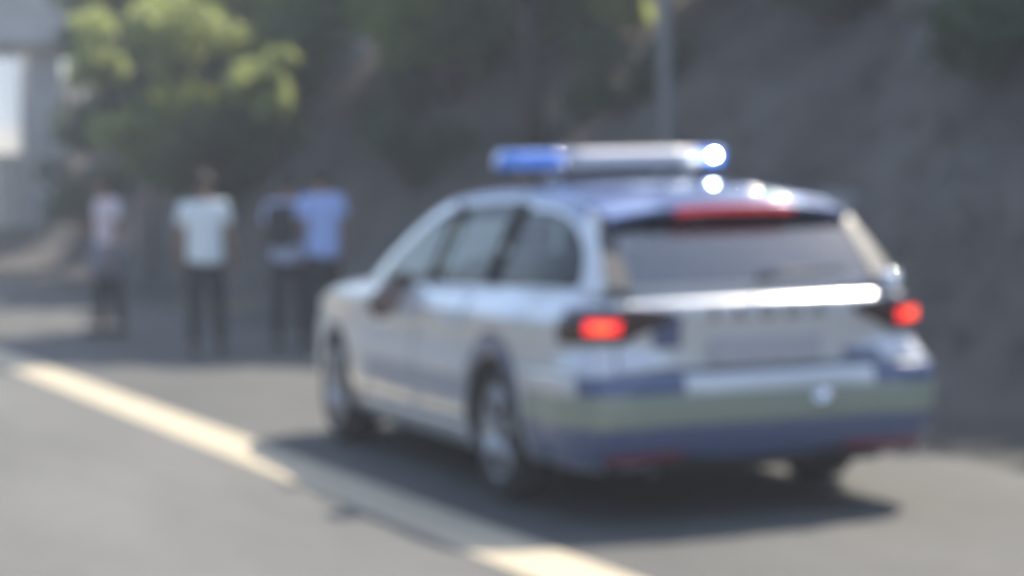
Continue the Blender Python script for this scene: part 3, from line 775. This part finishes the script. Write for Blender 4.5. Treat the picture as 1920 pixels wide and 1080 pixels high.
for side in (-1, 1):
    for y in (0, 2.80): wheel(side*.775, y, side)

# ---- interior
V, F = box((0, 1.98, .80), (1.42, .42, .30)); obj('dashboard', V, F, BLACK, car, bevel=.08)
def seat(x, y, w_):
    T = empty('seat', (x, y, .38), parent=car)
    V, F = box((0, .22, .10), (w_, .5, .2)); obj('cushion', V, F, FABRIC, T, bevel=.06)
    R_ = Matrix.Rotation(math.radians(14), 3, 'X'); V, F = box((0, -.06, .45), (w_, .16, .60), R_); obj('backrest', V, F, FABRIC, T, bevel=.06)
    for hx in ([0] if w_ < .8 else [-.42, .42]):
        V, F = box((hx, -.15, .83), (.25, .10, .16), R_); obj('headrest', V, F, FABRIC, T, bevel=.04)
seat(-.37, 1.0, .5); seat(.37, 1.0, .5); seat(0, .12, 1.25)
V, F = [], []
rows = []
for i in range(24):
    a = 2*math.pi*i/24; c = Vector((-.37+.185*math.cos(a), 1.62-.05*math.sin(a), .90+.18*math.sin(a))); rad = Vector((math.cos(a), -.27*math.sin(a), math.sin(a))).normalized(); ax = Vector((0, 1, .27)).normalized()
    rows.append([tuple(c+.016*(math.cos(t)*rad+math.sin(t)*ax)) for t in ls(0, 2*math.pi, 9)[:-1]])
rows.append(rows[0]); V, F = grid(rows, closed=True); sw = merge([(V, F), tube([(-.37, 1.62, .9), (-.37, 1.85, .84)], .04, 8), tube([(-.55, 1.62, .9), (-.19, 1.62, .9)], .015, 6)])
obj('steering_wheel', *sw, BLACK, car)

# ================================================================== PEOPLE
SKIN = mat('skin', (.30, .18, .12), .5); HAIR = mat('dark_hair', (.012, .010, .009), .7)
def skinned(name, verts, edges, radii, m, parent, subd=2):
    me = bpy.data.meshes.new(name); me.from_pydata(verts, edges, []); me.update(); me.materials.append(m)
    o = bpy.data.objects.new(name, me); COL.objects.link(o); o.parent = parent
    k = o.modifiers.new('skin', 'SKIN'); k.use_smooth_shade = True
    for i, r in enumerate(radii):
        me.skin_vertices[0].data[i].radius = r if isinstance(r, tuple) else (r, r)
        me.skin_vertices[0].data[i].use_root = (i == 0)
    s_ = o.modifiers.new('subd', 'SUBSURF'); s_.levels = s_.render_levels = subd
    return o
def person(loc, rz, H, shirt, trousers, label, armL, armR, stride=.08, hair_len=0, bag=None, skirt=None, sleeves=.55):
    P_ = empty('person', loc, rz); tag(P_, label, 'person', 'people standing on the shoulder')
    k = H/1.72
    A = lambda x, y, z: (x*k, y*k, z*k)
    J = {'pel': A(0, 0, .95), 'wai': A(0, .01, 1.10), 'che': A(0, 0, 1.30), 'nk0': A(0, 0, 1.44), 'nk1': A(0, .01, 1.495), 'hd0': A(0, .03, 1.575), 'hd1': A(0, .02, 1.665)}
    V, E_, R_ = [], [], []
    idx = {}
    def add(nm, p, r, par=None):
        idx[nm] = len(V); V.append(p); R_.append(r if not isinstance(r, tuple) else (r[0]*k, r[1]*k)); 
        if not isinstance(r, tuple): R_[-1] = r*k
        if par: E_.append((idx[par], idx[nm]))
    add('pel', J['pel'], (.12, .08)); add('wai', J['wai'], (.12, .08), 'pel'); add('che', J['che'], (.15, .10), 'wai')
    add('nk0', J['nk0'], .065, 'che'); add('nk1', J['nk1'], .055, 'nk0'); add('hd0', J['hd0'], (.098, .118), 'nk1'); add('hd1', J['hd1'], (.10, .12), 'hd0')
    add('nose', A(0, .15, 1.575), .016, 'hd0')
    for s_, arm in ((-1, armL), (1, armR)):
        t = 'LR'[s_ > 0]
        add('sh'+t, A(s_*.185, 0, 1.405), .055, 'che')
        e, w2 = arm
        add('el'+t, A(s_*e[0], e[1], e[2]), .042, 'sh'+t); add('wr'+t, A(s_*w2[0], w2[1], w2[2]), .03, 'el'+t)
        d = (Vector(w2)-Vector(e)).normalized(); pl = Vector(w2)+d*.07
        add('pa'+t, A(s_*pl.x, pl.y, pl.z), .032, 'wr'+t)
        for f in range(4):
            q = pl+d*(.075+.012*(f in (1, 2)))+Vector((0, .027*(1.5-f)/1.5, 0))
            m_ = pl+d*.045+Vector((0, .03*(1.5-f)/1.5, 0)); add('f%d%s' % (f, t), A(s_*m_.x, m_.y, m_.z), .010, 'pa'+t); add('g%d%s' % (f, t), A(s_*(q.x-.012), q.y, q.z), .008, 'f%d%s' % (f, t))
        th = Vector(w2)+d*.06+Vector((-.01, .055, 0)); add('th'+t, A(s_*th.x, th.y, th.z), .010, 'wr'+t)
        y2 = s_*stride
        add('hi'+t, A(s_*.095, 0, .90), .085, 'pel'); add('kn'+t, A(s_*.105, y2*.6+.02, .50), .058, 'hi'+t); add('an'+t, A(s_*.11, y2, .09), .04, 'kn'+t); add('to'+t, A(s_*.125, y2+.13, .035), .035, 'an'+t)
    skinned('body', V, E_, R_, SKIN, P_)
    # shirt
    v2, e2, r2 = [J['wai'], J['che'], A(0, 0, 1.43), A(0, 0, .83)], [(0, 1), (1, 2), (0, 3)], [(.185*k, .135*k), (.195*k, .135*k), (.10*k, .09*k), (.215*k, .165*k)]
    for s_, arm in ((-1, armL), (1, armR)):
        e = Vector(arm[0]); sh = Vector((.185, 0, 1.405)); c = sh.lerp(e, sleeves*1.2)
        v2.append(A(s_*.185, 0, 1.40)); r2.append(.075*k); e2.append((1, len(v2)-1)); v2.append(A(s_*c.x, c.y, c.z)); r2.append(.068*k); e2.append((len(v2)-2, len(v2)-1))
    skinned('shirt', v2, e2, r2, shirt, P_)
    # trousers
    v3, e3, r3 = [A(0, 0, .97), A(0, 0, .90)], [(0, 1)], [(.16*k, .11*k), (.16*k, .112*k)]
    for s_ in (-1, 1):
        y2 = s_*stride; n0 = len(v3)
        v3 += [A(s_*.095, 0, .82), A(s_*.105, y2*.6+.02, .50), A(s_*.11, y2, .10)]; r3 += [.10*k, .078*k, .066*k]; e3 += [(1, n0), (n0, n0+1), (n0+1, n0+2)]
    skinned('trousers', v3, e3, r3, trousers, P_)
    for s_ in (-1, 1):
        y2 = s_*stride
        V_, F_ = tube([A(s_*.11, y2-.06, .05), A(s_*.113, y2+.0, .055), A(s_*.12, y2+.10, .042), A(s_*.126, y2+.18, .032)], [.045*k, .05*k, .045*k, .03*k], 10); obj('shoe', V_, F_, BLACK, P_)
        V_, F_ = lathe([(-.01, .0), (-.008, .028), (.008, .026), (.01, 0)], 10, 'x', A(s_*.085, .025, 1.60)); obj('ear', V_, F_, SKIN, P_)
    rows = []
    for i in range(9):
        ph = math.pi*.62*i/8; ring = []
        for j in range(18):
            th = 2*math.pi*j/18; fr = max(0, math.sin(th)); cut = 1-.45*fr**2
            q = ph*cut; ring.append(A(.094*math.sin(q)*math.cos(th), .012+.108*math.sin(q)*math.sin(th), 1.62+.108*math.cos(q)-(hair_len*max(0, -math.sin(th)+.4) if i == 8 else 0)))
        rows.append(ring)
    V_, F_ = grid(rows, True, closed=True); obj('hair', V_, F_, HAIR, P_, solid=.008)
    if bag:
        V_, F_ = box(A(0, -.20, 1.22), (.30*k, .16*k, .44*k)); obj('backpack', V_, F_, bag, P_, bevel=.06, subd=1)
        for s_ in (-1, 1):
            V_, F_ = tube([A(s_*.11, -.14, 1.38), A(s_*.12, -.02, 1.455), A(s_*.12, .13, 1.36), A(s_*.13, .12, 1.12), A(s_*.15, -.12, 1.05)], .018*k, 6); obj('backpack_strap', V_, F_, bag, P_)
    if skirt:
        V_, F_ = lathe([(.98*k, .17*k), (.85*k, .19*k), (.62*k, .22*k)], 20, 'z'); obj('shorts', V_, F_, skirt, P_, solid=.01)
    return P_
down = ((.235, -.01, 1.12), (.255, .06, .88)); bent = ((.24, .0, 1.12), (.16, .24, 1.14)); hip = ((.30, -.05, 1.16), (.20, .08, 1.0))
SH_W = mat('shirt_white', (.84, .90, .90), .85, noise=(5, .06)); SH_B = mat('shirt_blue', (.42, .55, .95), .85, noise=(5, .1)); SH_L = mat('shirt_pale_blue', (.60, .66, .90), .85, noise=(5, .1)); SH_P = mat('top_pink', (.84, .70, .72), .85, noise=(5, .08))
TR_D = mat('trousers_dark', (.02, .022, .028), .9, noise=(8, .2)); TR_G = mat('shorts_grey', (.24, .24, .27), .9); TR_N = mat('trousers_navy', (.022, .022, .04), .9)
person((-.04, 10.0, 0), math.radians(-18), 1.61, SH_W, TR_D, 'person in a white T-shirt and dark trousers standing alone', down, down, stride=.12)
person((1.03, 10.0, 0), math.radians(15), 1.64, SH_B, TR_D, 'person in a blue shirt beside the front of the car', bent, down)
person((.78, 10.25, 0), math.radians(-35), 1.58, SH_L, TR_N, 'person in a pale blue shirt with a dark backpack', bent, down, bag=mat('bag_black', (.02, .025, .03), .8))
person((-.26, 13.5, 0), math.radians(100), 1.63, SH_P, TR_D, 'person in a pink top and grey shorts, farthest left', down, bent, hair_len=.1, skirt=TR_G)
